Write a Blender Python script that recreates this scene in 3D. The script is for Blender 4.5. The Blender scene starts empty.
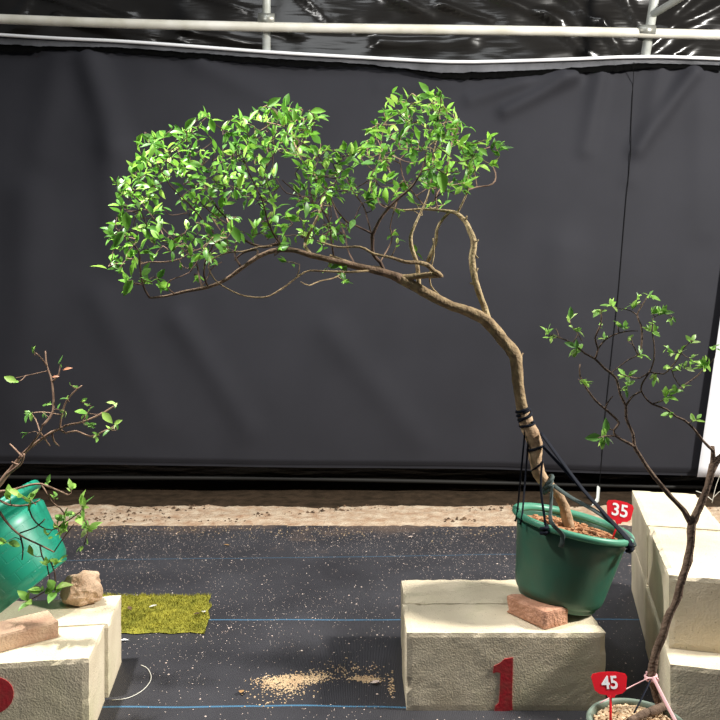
import bpy, bmesh, math, random
from mathutils import Vector, Matrix, noise
from mathutils.geometry import tessellate_polygon
random.seed(7)
C = bpy.context.scene.collection
F, HZ, CH = 738.0, 329.0, 0.934          # focal length in pixels, horizon row, camera height (m)
R = math.radians

def P(px, py, Y):                         # the place at depth Y that the photo shows at a pixel
    return Vector(((px-360)*Y/F, Y, CH-(py-HZ)*Y/F))
def G(px, py, z=0.0):                     # same, on a horizontal level z
    Y = F*(CH-z)/(py-HZ)
    return Vector(((px-360)*Y/F, Y, z))

# ------------------------------------------------------------------ materials
def mat(name, col, rough=.7, spec=.4, var=None, scale=20., bump=0., bscale=60., detail=6., trans=0., metal=0.):
    m = bpy.data.materials.new(name); m.use_nodes = True
    nt = m.node_tree; N = nt.nodes; L = nt.links
    b = N['Principled BSDF']
    b.inputs['Base Color'].default_value = (*col, 1)
    b.inputs['Roughness'].default_value = rough
    b.inputs['Specular IOR Level'].default_value = spec
    b.inputs['Metallic'].default_value = metal
    tc = N.new('ShaderNodeTexCoord')
    if var:
        n = N.new('ShaderNodeTexNoise'); n.inputs['Scale'].default_value = scale; n.inputs['Detail'].default_value = detail
        L.new(tc.outputs['Object'], n.inputs['Vector'])
        r = N.new('ShaderNodeValToRGB')
        r.color_ramp.elements[0].position = .32; r.color_ramp.elements[1].position = .68
        r.color_ramp.elements[0].color = (*var, 1); r.color_ramp.elements[1].color = (*col, 1)
        L.new(n.outputs['Fac'], r.inputs['Fac']); L.new(r.outputs['Color'], b.inputs['Base Color'])
    if bump:
        n2 = N.new('ShaderNodeTexNoise'); n2.inputs['Scale'].default_value = bscale; n2.inputs['Detail'].default_value = 5
        L.new(tc.outputs['Object'], n2.inputs['Vector'])
        bp = N.new('ShaderNodeBump'); bp.inputs['Strength'].default_value = bump; bp.inputs['Distance'].default_value = .01
        L.new(n2.outputs['Fac'], bp.inputs['Height']); L.new(bp.outputs['Normal'], b.inputs['Normal'])
    return m

def leaf_mat(name, cols, trans=.35):
    m = bpy.data.materials.new(name); m.use_nodes = True
    nt = m.node_tree; N = nt.nodes; L = nt.links
    b = N['Principled BSDF']; b.inputs['Roughness'].default_value = .42; b.inputs['Specular IOR Level'].default_value = .45
    at = N.new('ShaderNodeAttribute'); at.attribute_name = 'tint'
    r = N.new('ShaderNodeValToRGB')
    el = r.color_ramp.elements
    el[0].position = 0; el[1].position = 1
    el[0].color = (*cols[0], 1); el[1].color = (*cols[-1], 1)
    for i, c in enumerate(cols[1:-1]):
        e = el.new((i+1)/(len(cols)-1)); e.color = (*c, 1)
    L.new(at.outputs['Fac'], r.inputs['Fac']); L.new(r.outputs['Color'], b.inputs['Base Color'])
    t = N.new('ShaderNodeBsdfTranslucent'); L.new(r.outputs['Color'], t.inputs['Color'])
    mx = N.new('ShaderNodeMixShader'); mx.inputs[0].default_value = trans
    L.new(b.outputs[0], mx.inputs[1]); L.new(t.outputs[0], mx.inputs[2])
    L.new(mx.outputs[0], N['Material Output'].inputs['Surface'])
    return m

M = {}
M['cloth'] = mat('black_cloth', (.027,.027,.033), .8, .22, (.022,.022,.027), 2.2, .12, 380)
M['hem'] = mat('black_hem', (.004,.004,.004), .9, .1)
M['hem_strip'] = mat('grey_hem_strip', (.30,.30,.32), .7, .3, (.16,.16,.17), 6)
M['plastic'] = mat('black_plastic_film', (.014,.0125,.011), .24, .55, None, 1, .30, 1)
_n = M['plastic'].node_tree; _t = [n for n in _n.nodes if n.type == 'TEX_NOISE'][0]
_mp = _n.nodes.new('ShaderNodeMapping'); _mp.inputs['Rotation'].default_value = (0,R(22),0); _mp.inputs['Scale'].default_value = (2.2,1,17)
_n.links.new([n for n in _n.nodes if n.type == 'TEX_COORD'][0].outputs['Object'],_mp.inputs['Vector']); _n.links.new(_mp.outputs[0],_t.inputs['Vector'])
[n for n in _n.nodes if n.type == 'BUMP'][0].inputs['Distance'].default_value = .03; _t.inputs['Detail'].default_value = 2
M['white_panel'] = mat('white_sheet', (.9,.9,.93), .7, .3)
M['pipe'] = mat('white_pipe', (.80,.77,.69), .4, .5, (.60,.57,.47), 7)
M['pipe_grey'] = mat('grey_pipe', (.55,.57,.54), .4, .5, (.42,.42,.36), 15)
M['wire'] = mat('white_rail', (.85,.85,.86), .5, .4)
M['clamp'] = mat('pipe_clamp', (.36,.37,.34), .4, .5, (.25,.24,.2), 40, metal=.5)
M['soil'] = mat('dry_soil', (.60,.49,.36), .95, .1, (.38,.24,.15), 16, .9, 90)
M['soil_dark'] = mat('shade_tinted_soil', (.055,.036,.022), .95, .1, (.025,.017,.010), 14, .8, 50)  # shade under and behind the backdrop put into the soil colour
M['debris'] = mat('soil_crumbs', (.16,.10,.06), .95, .1, (.05,.035,.025), 30)
M['grain'] = mat('pale_grit', (.72,.62,.54), .9, .2, (.62,.47,.40), 14)
M['sand'] = mat('tan_sand', (.62,.47,.29), .9, .2, (.48,.33,.20), 20)
M['moss'] = mat('yellow_moss', (.34,.31,.045), .9, .1, (.17,.17,.025), 22)
M['bark'] = mat('brown_bark', (.40,.29,.16), .8, .25, (.20,.135,.075), 45, .6, 120)
M['bark_mid'] = mat('dark_brown_bark', (.24,.155,.10), .8, .25, (.11,.07,.045), 45, .6, 120)
M['bare_wood'] = mat('bare_tan_wood', (.60,.42,.26), .75, .25, (.30,.19,.11), 38, .5, 90)
M['rim'] = mat('green_plastic_rim', (.07,.27,.17), .42, .45)
M['bark_pale'] = mat('pale_bark', (.46,.36,.20), .8, .25, (.27,.19,.10), 60, .6, 140)
M['bark_dark'] = mat('dark_twig_bark', (.13,.08,.055), .85, .2, (.07,.045,.035), 50, .4, 140)
M['bark_rust'] = mat('grey_brown_bark', (.17,.115,.08), .85, .2, (.10,.065,.045), 60, .6, 160)
M['stem'] = mat('reddish_stem', (.34,.22,.15), .8, .2, (.17,.10,.07), 40)
M['leaf'] = leaf_mat('fresh_leaves', [(.09,.25,.035), (.19,.45,.055), (.31,.62,.075), (.50,.76,.15)])
M['leaf2'] = leaf_mat('small_leaves', [(.12,.30,.06), (.26,.50,.09), (.44,.68,.15), (.62,.80,.32)])
M['leaf_red'] = leaf_mat('rusty_leaves', [(.5,.2,.1), (.6,.3,.12)])
M['pot'] = mat('dark_green_plastic', (.028,.125,.082), .42, .45, (.050,.11,.07), 14, .12, 30)
M['pot_grey'] = mat('grey_green_plastic', (.20,.26,.20), .5, .4, (.13,.16,.13), 14)
M['mulch'] = mat('bark_mulch', (.55,.30,.16), .95, .1, (.30,.14,.07), 50)
M['mulch_pale'] = mat('pale_mulch', (.62,.49,.33), .95, .1, (.42,.27,.15), 50)
M['brick'] = mat('red_brick', (.55,.30,.20), .9, .15, (.42,.21,.13), 25, .7, 130)
M['slab'] = mat('tan_brick', (.52,.38,.26), .9, .15, (.32,.18,.12), 9, .4, 150)
M['rock'] = mat('tan_rock', (.60,.43,.30), .9, .15, (.36,.23,.14), 14, .9, 70)
M['strap'] = mat('navy_strap', (.006,.008,.015), .75, .15)
M['strap_grey'] = mat('grey_green_tie', (.07,.095,.09), .7, .25)
M['pink'] = mat('pink_tape', (.72,.42,.42), .5, .4)
M['red'] = mat('red_plastic', (.88,.022,.04), .4, .4)
def translucent(m, col, f):
    nt = m.node_tree; t = nt.nodes.new('ShaderNodeBsdfTranslucent'); t.inputs['Color'].default_value = (*col,1)
    mx = nt.nodes.new('ShaderNodeMixShader'); mx.inputs[0].default_value = f
    nt.links.new(nt.nodes['Principled BSDF'].outputs[0],mx.inputs[1]); nt.links.new(t.outputs[0],mx.inputs[2])
    nt.links.new(mx.outputs[0],nt.nodes['Material Output'].inputs['Surface'])
translucent(M['red'],(.9,.03,.05),.35)
M['white'] = mat('white_print', (.9,.9,.9), .5, .3)
M['paint'] = mat('red_paint', (.52,.025,.04), .85, .15, (.40,.06,.055), 45, .1, 150)
M['peg'] = mat('pale_peg', (.62,.64,.60), .6, .3)
M['straw'] = mat('pale_straw', (.62,.60,.52), .7, .3)
M['dead'] = mat('dry_leaf', (.45,.30,.12), .9, .1, (.3,.15,.07), 60)

def block_mat():
    m = mat('cream_concrete', (.76,.66,.49), .93, .12, (.66,.56,.40), 9, .22, 240)
    nt = m.node_tree; N = nt.nodes; L = nt.links
    b = N['Principled BSDF']; ramp = [n for n in N if n.type == 'VALTORGB'][0]
    tc = [n for n in N if n.type == 'TEX_COORD'][0]
    n = N.new('ShaderNodeTexNoise'); n.inputs['Scale'].default_value = 5; n.inputs['Detail'].default_value = 8
    L.new(tc.outputs['Object'], n.inputs['Vector'])
    r = N.new('ShaderNodeValToRGB'); r.color_ramp.elements[0].position = .5; r.color_ramp.elements[1].position = .75
    r.color_ramp.elements[0].color = (0,0,0,1); r.color_ramp.elements[1].color = (.55,.55,.55,1)
    L.new(n.outputs['Fac'], r.inputs['Fac'])
    mx = N.new('ShaderNodeMix'); mx.data_type = 'RGBA'
    L.new(r.outputs['Color'], mx.inputs[0]); L.new(ramp.outputs['Color'], mx.inputs[6]); mx.inputs[7].default_value = (.46,.45,.24,1)
    # small dark pits
    v = N.new('ShaderNodeTexVoronoi'); v.inputs['Scale'].default_value = 75
    L.new(tc.outputs['Object'], v.inputs['Vector'])
    r2 = N.new('ShaderNodeValToRGB'); r2.color_ramp.elements[0].position = .05; r2.color_ramp.elements[1].position = .16
    r2.color_ramp.elements[0].color = (.62,.58,.5,1); r2.color_ramp.elements[1].color = (1,1,1,1)
    L.new(v.outputs['Distance'], r2.inputs['Fac'])
    mu = N.new('ShaderNodeMix'); mu.data_type = 'RGBA'; mu.blend_type = 'MULTIPLY'; mu.inputs[0].default_value = 1
    L.new(mx.outputs[2], mu.inputs[6]); L.new(r2.outputs['Color'], mu.inputs[7])
    L.new(mu.outputs[2], b.inputs['Base Color'])
    return m
M['block'] = block_mat()
M['block_brown'] = mat('stained_concrete', (.50,.41,.28), .95, .1, (.33,.25,.16), 22, .8, 150)

def mat_ground():
    m = bpy.data.materials.new('woven_weed_mat'); m.use_nodes = True
    nt = m.node_tree; N = nt.nodes; L = nt.links
    b = N['Principled BSDF']; b.inputs['Roughness'].default_value = .52; b.inputs['Specular IOR Level'].default_value = .42
    tc = N.new('ShaderNodeTexCoord'); sep = N.new('ShaderNodeSeparateXYZ')
    n = N.new('ShaderNodeTexNoise'); n.inputs['Scale'].default_value = 3; n.inputs['Detail'].default_value = 8
    L.new(tc.outputs['Object'], n.inputs['Vector']); L.new(tc.outputs['Object'], sep.inputs[0])
    r = N.new('ShaderNodeValToRGB'); r.color_ramp.elements[0].position = .3; r.color_ramp.elements[1].position = .72
    r.color_ramp.elements[0].color = (.027,.026,.030,1); r.color_ramp.elements[1].color = (.049,.048,.054,1)
    L.new(n.outputs['Fac'], r.inputs['Fac'])
    # dusty film near the bare earth and in patches
    nd = N.new('ShaderNodeTexNoise'); nd.inputs['Scale'].default_value = 2.2; nd.inputs['Detail'].default_value = 10; nd.inputs['Roughness'].default_value = .7
    L.new(tc.outputs['Object'], nd.inputs['Vector'])
    mr = N.new('ShaderNodeMapRange'); mr.inputs[1].default_value = 2.9; mr.inputs[2].default_value = 3.6; mr.inputs[3].default_value = -.22; mr.inputs[4].default_value = .14
    L.new(sep.outputs['Y'], mr.inputs[0])
    ad = N.new('ShaderNodeMath'); ad.operation = 'ADD'; L.new(nd.outputs['Fac'], ad.inputs[0]); L.new(mr.outputs[0], ad.inputs[1])
    rd = N.new('ShaderNodeValToRGB'); rd.color_ramp.elements[0].position = .5; rd.color_ramp.elements[1].position = .74
    rd.color_ramp.elements[1].color = (.55,.55,.55,1)
    L.new(ad.outputs[0], rd.inputs['Fac'])
    md = N.new('ShaderNodeMix'); md.data_type = 'RGBA'; md.inputs[7].default_value = (.24,.16,.11,1)
    L.new(rd.outputs['Color'], md.inputs[0]); L.new(r.outputs['Color'], md.inputs[6])
    # woven-in blue marker threads
    col = md.outputs[2]
    nw = N.new('ShaderNodeTexNoise'); nw.inputs['Scale'].default_value = 1.6; nw.inputs['Detail'].default_value = 2
    L.new(tc.outputs['Object'], nw.inputs['Vector'])
    for y0, k in ((1.825, .0), (2.375, .0), (3.03, .045), (3.6,.0)):
        a1 = N.new('ShaderNodeMath'); a1.operation = 'MULTIPLY_ADD'; a1.inputs[1].default_value = .06; L.new(nw.outputs['Fac'], a1.inputs[0]); L.new(sep.outputs['Y'], a1.inputs[2])
        a2 = N.new('ShaderNodeMath'); a2.operation = 'MULTIPLY_ADD'; a2.inputs[1].default_value = -k; L.new(sep.outputs['X'], a2.inputs[0]); L.new(a1.outputs[0], a2.inputs[2])
        a3 = N.new('ShaderNodeMath'); a3.operation = 'COMPARE'; a3.inputs[1].default_value = y0+.03; a3.inputs[2].default_value = .0035 if y0 < 2.9 else .004
        L.new(a2.outputs[0], a3.inputs[0])
        a4 = N.new('ShaderNodeMath'); a4.operation = 'MULTIPLY'; a4.inputs[1].default_value = .75 if y0 < 2.9 else .3
        L.new(a3.outputs[0], a4.inputs[0])
        mm = N.new('ShaderNodeMix'); mm.data_type = 'RGBA'; mm.inputs[7].default_value = (.07,.20,.33,1)
        L.new(a4.outputs[0], mm.inputs[0]); L.new(col, mm.inputs[6]); col = mm.outputs[2]
    L.new(col, b.inputs['Base Color'])
    w = N.new('ShaderNodeTexWave'); w.inputs['Scale'].default_value = 70; w.inputs['Distortion'].default_value = 2
    L.new(tc.outputs['Object'], w.inputs['Vector'])
    bp = N.new('ShaderNodeBump'); bp.inputs['Strength'].default_value = .25; bp.inputs['Distance'].default_value = .004
    ad2 = N.new('ShaderNodeMath'); ad2.operation = 'ADD'; L.new(w.outputs['Fac'], ad2.inputs[0]); L.new(n.outputs['Fac'], ad2.inputs[1])
    L.new(ad2.outputs[0], bp.inputs['Height']); L.new(bp.outputs['Normal'], b.inputs['Normal'])
    return m
M['mat'] = mat_ground()

def mat_brick_pot():
    m = mat('emerald_plastic', (.012,.27,.17), .36, .5, (.012,.22,.135), 8)
    nt = m.node_tree; N = nt.nodes; L = nt.links
    b = N['Principled BSDF']
    uv = N.new('ShaderNodeUVMap'); uv.uv_map = 'UVMap'
    br = N.new('ShaderNodeTexBrick'); br.inputs['Scale'].default_value = 1
    br.inputs['Mortar Size'].default_value = .0016; br.inputs['Brick Width'].default_value = .055; br.inputs['Row Height'].default_value = .028
    br.inputs['Color1'].default_value = (1,1,1,1); br.inputs['Color2'].default_value = (1,1,1,1); br.inputs['Mortar'].default_value = (0,0,0,1)
    L.new(uv.outputs[0], br.inputs['Vector'])
    bp = N.new('ShaderNodeBump'); bp.inputs['Strength'].default_value = .9; bp.inputs['Distance'].default_value = .003
    L.new(br.outputs['Color'], bp.inputs['Height']); L.new(bp.outputs['Normal'], b.inputs['Normal'])
    return m
M['pot_brick'] = mat_brick_pot()

# ------------------------------------------------------------------ object helpers
def obj(name, bm, m, parent=None, smooth=True):
    if parent is not None:
        o0 = parent
        while o0.parent: o0 = o0.parent
        bmesh.ops.translate(bm, verts=bm.verts, vec=-o0.location)
    me = bpy.data.meshes.new(name); bm.to_mesh(me); bm.free()
    if smooth: me.polygons.foreach_set('use_smooth', [True]*len(me.polygons))
    me.materials.append(m)
    o = bpy.data.objects.new(name, me); C.objects.link(o)
    if parent is not None: o.parent = parent
    return o
def thing(name, label, cat, loc, group=None):
    o = bpy.data.objects.new(name, None); C.objects.link(o); o.empty_display_size = .05
    o.location = loc; o['label'] = label; o['category'] = cat
    if group: o['group'] = group
    return o
def tag(o, label, cat, group=None, kind=None):
    o['label'] = label; o['category'] = cat
    if group: o['group'] = group
    if kind: o['kind'] = kind
    return o
def solo(name, bm, m, base, smooth=True):          # a thing of one mesh with its origin at its base
    bmesh.ops.translate(bm, verts=bm.verts, vec=-Vector(base))
    o = obj(name, bm, m, None, smooth); o.location = base
    return o
def struct(name, bm, m, smooth=True):
    o = obj(name, bm, m, None, smooth); o['kind'] = 'structure'; return o

def smooth_path(pts, rad, step=.012):
    """Catmull-Rom through the points; returns resampled points and radii"""
    out, ro = [], []
    n = len(pts)
    for i in range(n-1):
        p0 = pts[max(i-1,0)]; p1 = pts[i]; p2 = pts[i+1]; p3 = pts[min(i+2,n-1)]
        k = max(2, min(14, int((p2-p1).length/step)))
        for j in range(k):
            t = j/k
            q = .5*((2*p1) + (p2-p0)*t + (2*p0-5*p1+4*p2-p3)*t*t + (3*p1-p0-3*p2+p3)*t**3)
            out.append(q); ro.append(rad[i]+(rad[i+1]-rad[i])*t)
    out.append(pts[-1].copy()); ro.append(rad[-1])
    return out, ro
def tube(bm, pts, rad, n=8, knob=0., flat=None):
    """a capped tube along pts; flat=(w,t) gives a ribbon section scaled by the radius"""
    if len(pts) < 2: return
    d0 = (pts[1]-pts[0]).normalized()
    u = d0.orthogonal().normalized()
    rings = []
    for i, p in enumerate(pts):
        d = (pts[min(i+1,len(pts)-1)]-pts[max(i-1,0)])
        if d.length < 1e-9: d = d0
        d = d.normalized()
        u = (u-d*u.dot(d))
        u = u.normalized() if u.length > 1e-6 else d.orthogonal().normalized()
        v = d.cross(u)
        ring = []
        for k in range(n):
            a = 2*math.pi*k/n
            r = rad[i]
            if knob: r *= 1+knob*noise.noise(p*55+Vector((math.cos(a),math.sin(a),0))*1.3)
            ca, sa = math.cos(a), math.sin(a)
            if flat: ca *= flat[0]; sa *= flat[1]
            ring.append(bm.verts.new(p+u*(r*ca)+v*(r*sa)))
        rings.append(ring)
    for a, b in zip(rings, rings[1:]):
        for k in range(n):
            bm.faces.new((a[k], a[(k+1)%n], b[(k+1)%n], b[k]))
    bm.faces.new(rings[0][::-1]); bm.faces.new(rings[-1])
def add_box(bm, c, s, rot=None):
    m = Matrix.Translation(c) @ (rot.to_4x4() if rot else Matrix()) @ Matrix.Diagonal((*s,1))
    return bmesh.ops.create_cube(bm, size=1, matrix=m)['verts']
def prism(bm, poly, d, frame=None):
    """poly: list of 2-D points; extruded by d along +normal. frame maps (u,v,w) to world"""
    f = frame or (lambda u,v,w: Vector((u,w,v)))
    a = [bm.verts.new(f(u,v,0)) for u,v in poly]; b = [bm.verts.new(f(u,v,d)) for u,v in poly]
    n = len(poly)
    bm.faces.new(a); bm.faces.new(b[::-1])
    for i in range(n): bm.faces.new((a[i], b[i], b[(i+1)%n], a[(i+1)%n]))
    bmesh.ops.recalc_face_normals(bm, faces=bm.faces)
def lathe(bm, prof, n=56, mtx=Matrix(), uv=False, caps=True):
    rings = []
    for r, z in prof:
        rings.append([bm.verts.new(mtx @ Vector((r*math.cos(2*math.pi*k/n), r*math.sin(2*math.pi*k/n), z))) for k in range(n)])
    lay = bm.loops.layers.uv.new('UVMap') if uv else None
    for i in range(len(prof)-1):
        for k in range(n):
            f = bm.faces.new((rings[i][k], rings[i][(k+1)%n], rings[i+1][(k+1)%n], rings[i+1][k]))
            if uv:
                for lp, (kk, zz) in zip(f.loops, ((k,prof[i][1]),(k+1,prof[i][1]),(k+1,prof[i+1][1]),(k,prof[i+1][1]))):
                    lp[lay].uv = (kk/n*.88, zz)
    if not caps:
        bmesh.ops.remove_doubles(bm,verts=bm.verts,dist=1e-6); return
    if prof[0][0] > 1e-6: bm.faces.new(rings[0][::-1])
    if prof[-1][0] > 1e-6: bm.faces.new(rings[-1])

def block_bm(x0, x1, y0, y1, z0, z1, yaw=0., pivot=None, seed=0, chip=.006, cuts=(30,14,14)):
    """a cast block with worn, chipped arrises"""
    bm = bmesh.new()
    sx, sy, sz = x1-x0, y1-y0, z1-z0
    nx, ny, nz = cuts
    cache = {}
    def V(i,j,k):
        if (i,j,k) not in cache: cache[(i,j,k)] = bm.verts.new((sx*i/nx, sy*j/ny, sz*k/nz))
        return cache[(i,j,k)]
    for i in range(nx):
        for j in range(ny):
            bm.faces.new((V(i,j,0),V(i,j+1,0),V(i+1,j+1,0),V(i+1,j,0))); bm.faces.new((V(i,j,nz),V(i+1,j,nz),V(i+1,j+1,nz),V(i,j+1,nz)))
    for i in range(nx):
        for k in range(nz):
            bm.faces.new((V(i,0,k),V(i+1,0,k),V(i+1,0,k+1),V(i,0,k+1))); bm.faces.new((V(i,ny,k),V(i,ny,k+1),V(i+1,ny,k+1),V(i+1,ny,k)))
    for j in range(ny):
        for k in range(nz):
            bm.faces.new((V(0,j,k),V(0,j,k+1),V(0,j+1,k+1),V(0,j+1,k))); bm.faces.new((V(nx,j,k),V(nx,j+1,k),V(nx,j+1,k+1),V(nx,j,k+1)))
    for (i,j,k), v in cache.items():
        ex, ey, ez = i in (0,nx), j in (0,ny), k in (0,nz)
        cx, cy, cz = (-1 if i else 1) if ex else 0, (-1 if j else 1) if ey else 0, (-1 if k else 1) if ez else 0
        q = Vector((v.co.x*22+seed*7.3, v.co.y*22, v.co.z*22))
        nv = noise.noise(q)+.5*noise.noise(q*2.7)
        if ex+ey+ez >= 2:
            a = .0025+chip*max(0, nv*1.4-.15)
            if k == 0: a = .002
            v.co += Vector((cx*a, cy*a, cz*a if k else 0))
        elif ex+ey+ez == 1 and k:
            v.co += Vector((cx,cy,cz))*(.0009*(1+nv))
    mtx = Matrix.Translation((x0,y0,z0))
    if yaw:
        pv = Vector(pivot)
        mtx = Matrix.Translation(pv) @ Matrix.Rotation(yaw,4,'Z') @ Matrix.Translation(-pv) @ mtx
    bmesh.ops.transform(bm, matrix=mtx, verts=bm.verts)
    return bm

# ------------------------------------------------------------------ the setting
def grid(x0,x1,nx,y0,y1,ny,fn):
    bm = bmesh.new()
    vs = [[bm.verts.new(fn(x0+(x1-x0)*i/nx, y0+(y1-y0)*j/ny)) for i in range(nx+1)] for j in range(ny+1)]
    for j in range(ny):
        for i in range(nx): bm.faces.new((vs[j][i],vs[j][i+1],vs[j+1][i+1],vs[j+1][i]))
    return bm
def curb(x): return 3.52+.012*math.sin(x*2.1)+.02*noise.noise(Vector((x*3,0,0)))
bm = grid(-4.5,4.5,120,-1.5,3.52,50, lambda x,y: Vector((x, y if y < 3.5 else curb(x), .0008*noise.noise(Vector((x*4,y*4,0))) if y < 3.4 else 0)))
struct('floor', bm, M['mat'])
def soil(x,y):
    e = min(1,(y-3.45)/.12)
    z = e*(.012+.006*noise.noise(Vector((x*3,y*7,1)))+.006*noise.noise(Vector((x*19,y*19,3)))+.005*noise.noise(Vector((x*55,y*55,5))))
    k = y+.05*noise.noise(Vector((x*2.5,8,0)))
    if k > 3.87: z -= .6*(k-3.87)
    return Vector((x,y,z-.006))
struct('ground_strip', grid(-4.5,4.5,420,3.45,3.93,24,soil), M['soil'])
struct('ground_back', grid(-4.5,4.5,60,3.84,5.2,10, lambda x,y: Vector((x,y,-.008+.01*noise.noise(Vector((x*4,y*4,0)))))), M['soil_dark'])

# greenhouse film behind everything: glossy black sheet with creases running to the clamps
YB, YW = 4.15, 4.50
def ridge(x,z,ax,az,bx,bz,w,amp):
    dx,dz = bx-ax,bz-az; l2 = dx*dx+dz*dz
    t = ((x-ax)*dx+(z-az)*dz)/l2
    tt = max(0,min(1,t)); d = math.hypot(x-ax-dx*tt, z-az-dz*tt)
    return amp*math.exp(-(d/w)**2)*(1-.5*tt)
cre = []
for (a,b,w,am) in [((60,18),(150,45),.025,.05),((80,25),(180,40),.02,.05),((100,22),(185,33),.03,.06),((20,25),(40,-20),.03,.04),
    ((0,38),(60,20),.03,.04),((70,-5),(130,14),.02,.05),((40,-5),(110,20),.025,.05),((180,30),(262,46),.02,.05),((200,-5),(250,12),.02,.04),
    ((268,28),(300,36),.02,.06),((280,28),(360,31),.015,.04),((360,30),(450,32),.012,.05),((440,5),(490,20),.02,.05),((490,-5),(560,22),.03,.05),
    ((540,10),(588,58),.02,.06),((552,12),(600,60),.02,.05),((600,20),(625,58),.025,.06),((640,55),(675,25),.03,.06),((665,60),(700,38),.03,.05),
    ((560,-10),(600,26),.03,.05),((620,-10),(640,26),.03,.05),((700,-10),(660,28),.03,.05),((740,-5),(670,30),.03,.05),((380,42),(470,40),.04,.05),((300,-8),(330,20),.03,.04),((380,-8),(430,16),.03,.04)]:
    A, B = P(*a,YW), P(*b,YW); cre.append((A.x,A.z,B.x,B.z,w,am))
def film(x,z):
    y = YW+.05*noise.noise(Vector((x*1.2,z*2,0)))+.02*noise.noise(Vector((x*5,z*7,4)))
    if z > 2.2:
        for c in cre: y -= ridge(x,z,*c)*.75
    return Vector((x,y,z))
bm = grid(-4.5,4.5,300,2.15,3.4,90,film)
bm2 = grid(-4.5,4.5,40,-.02,2.15,20,lambda x,z: Vector((x,YW+.06,z)))
struct('wall_back', bm, M['plastic']); struct('wall_rear', bm2, M['plastic'])

# ------------------------------------------------------------------ black backdrop cloth
top_line = [(-400,8),(0,36),(130,43),(266,53),(360,58.5),(450,63),(520,62),(580,60),(640,58),(720,60),(1100,76)]
def interp(tab, x):
    for (a,b),(c,d) in zip(tab,tab[1:]):
        if x <= c: return b+(d-b)*(x-a)/(c-a)
    return tab[-1][1]
bot_line = [(-400,458),(0,464),(300,468),(500,470),(600,474),(720,477),(1100,486)]
folds = []
for a,b,w,am in [((90,60),(118,150),.09,.026),((112,150),(118,260),.10,.016),((60,60),(40,150),.10,.012),((200,62),(270,100),.07,.012),
    ((572,78),(505,112),.04,.034),((600,75),(585,150),.05,.02),((690,75),(636,150),.05,.032),((660,70),(630,180),.05,.012),((560,75),(470,100),.04,.022),
    ((700,80),(700,230),.08,.012),((520,80),(380,85),.05,.008),
    ((180,320),(250,430),.08,.012),((330,330),(420,440),.09,.010),((100,300),(160,420),.10,.010),((560,250),(550,450),.12,.012),((30,200),(20,420),.12,.012)]:
    A,B = P(*a,YB),P(*b,YB); folds.append((A.x,A.z,B.x,B.z,w,am))
def cloth(u,v):
    px = u
    pt, pb = interp(top_line,px)+2, interp(bot_line,px)
    p = P(px, pb+(pt-pb)*v, YB)
    y = YB+.012*noise.noise(Vector((p.x*1.1,p.z*.7,0)))+.005*noise.noise(Vector((p.x*4,p.z*1.5,3)))
    for f in folds: y -= 1.9*ridge(p.x,p.z,*f)
    if v < .015: y += .02
    return Vector((p.x,y,p.z))
bt = thing('backdrop_cloth', 'large black cloth backdrop hanging behind the trees under the white pipes', 'backdrop', (0,YB,.15))
obj('cloth', grid(-330,790,350,0,1,130,cloth), M['cloth'], bt)
# grey hem strip along the top and the torn black band beneath it
bm = bmesh.new(); prev = None
bh = bmesh.new(); prevh = None
jag = [(-330,6),(0,9),(38,9.5),(42,4),(90,6),(200,7),(300,8),(360,5),(400,3),(430,6),(470,9),(520,8),(570,4),(600,9),(640,7),(660,6),(720,7)]
for i in range(0,520):
    px = -330+i*2.03
    t = interp(top_line,px)
    thick = interp([(-330,6),(40,7),(110,4),(360,4),(440,9),(560,7),(640,4),(720,4)],px)
    ju = 1.4*noise.noise(Vector((px*.09,0,0)))+.8*noise.noise(Vector((px*.4,5,0)))
    lo = t+thick+ju*.6
    y = YB-.045
    a = bm.verts.new(P(px,t-1,y)); b = bm.verts.new(P(px,lo+1,y-.004))
    if prev: bm.faces.new((prev[0],a,b,prev[1]))
    prev = (a,b)
    th = interp(jag,px)*.8+2.2*noise.noise(Vector((px*.13,9,0)))+.7
    c = bh.verts.new(P(px,lo-1,y+.002)); d = bh.verts.new(P(px,lo+max(1.5,th),y+.012))
    if prevh: bh.faces.new((prevh[0],c,d,prevh[1]))
    prevh = (c,d)
bmesh.ops.solidify(bm, geom=bm.faces[:], thickness=.002); bmesh.ops.solidify(bh, geom=bh.faces[:], thickness=.006)
o = obj('hem_strip', bm, M['hem_strip'], bt); o['label'] = 'grey hem strip'
o = obj('torn_edge', bh, M['hem'], bt); o['label'] = 'ragged black edge'
# dark tube along the foot of the cloth
bm = bmesh.new()
pts = [P(-330,470,YB+.1),P(0,477,YB+.1),P(300,479,YB+.1),P(720,488,YB+.1)]
tube(bm, *smooth_path(pts,[.012]*4,.2), n=10)
o = solo('bottom_pipe', bm, mat('dark_pipe',(.018,.017,.015),.6,.3), (0,YB+.1,.1)); tag(o,'dark pipe running low behind the foot of the black backdrop','pipe')

# white sheet at the right edge
bm = bmesh.new()
fr = [(697.5,476),(757,66),(1150,84),(1150,490)]
def sheet(u,v):
    px = (697.5+(757-697.5)*v)+(1150-(697.5+(757-697.5)*v))*u
    py = 477+(64-477)*v
    p = P(px,py,YB-.045); p.y += .006*noise.noise(Vector((p.x*2,p.z,0))); return p
o = solo('white_sheet', grid(0,1,20,0,1,40,sheet), M['white_panel'], (2.1,YB-.045,.12))
m = o.modifiers.new('thick','SOLIDIFY'); m.thickness = .004
tag(o,'bright white sheet hanging beside the black backdrop at its right end','sheet')

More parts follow.
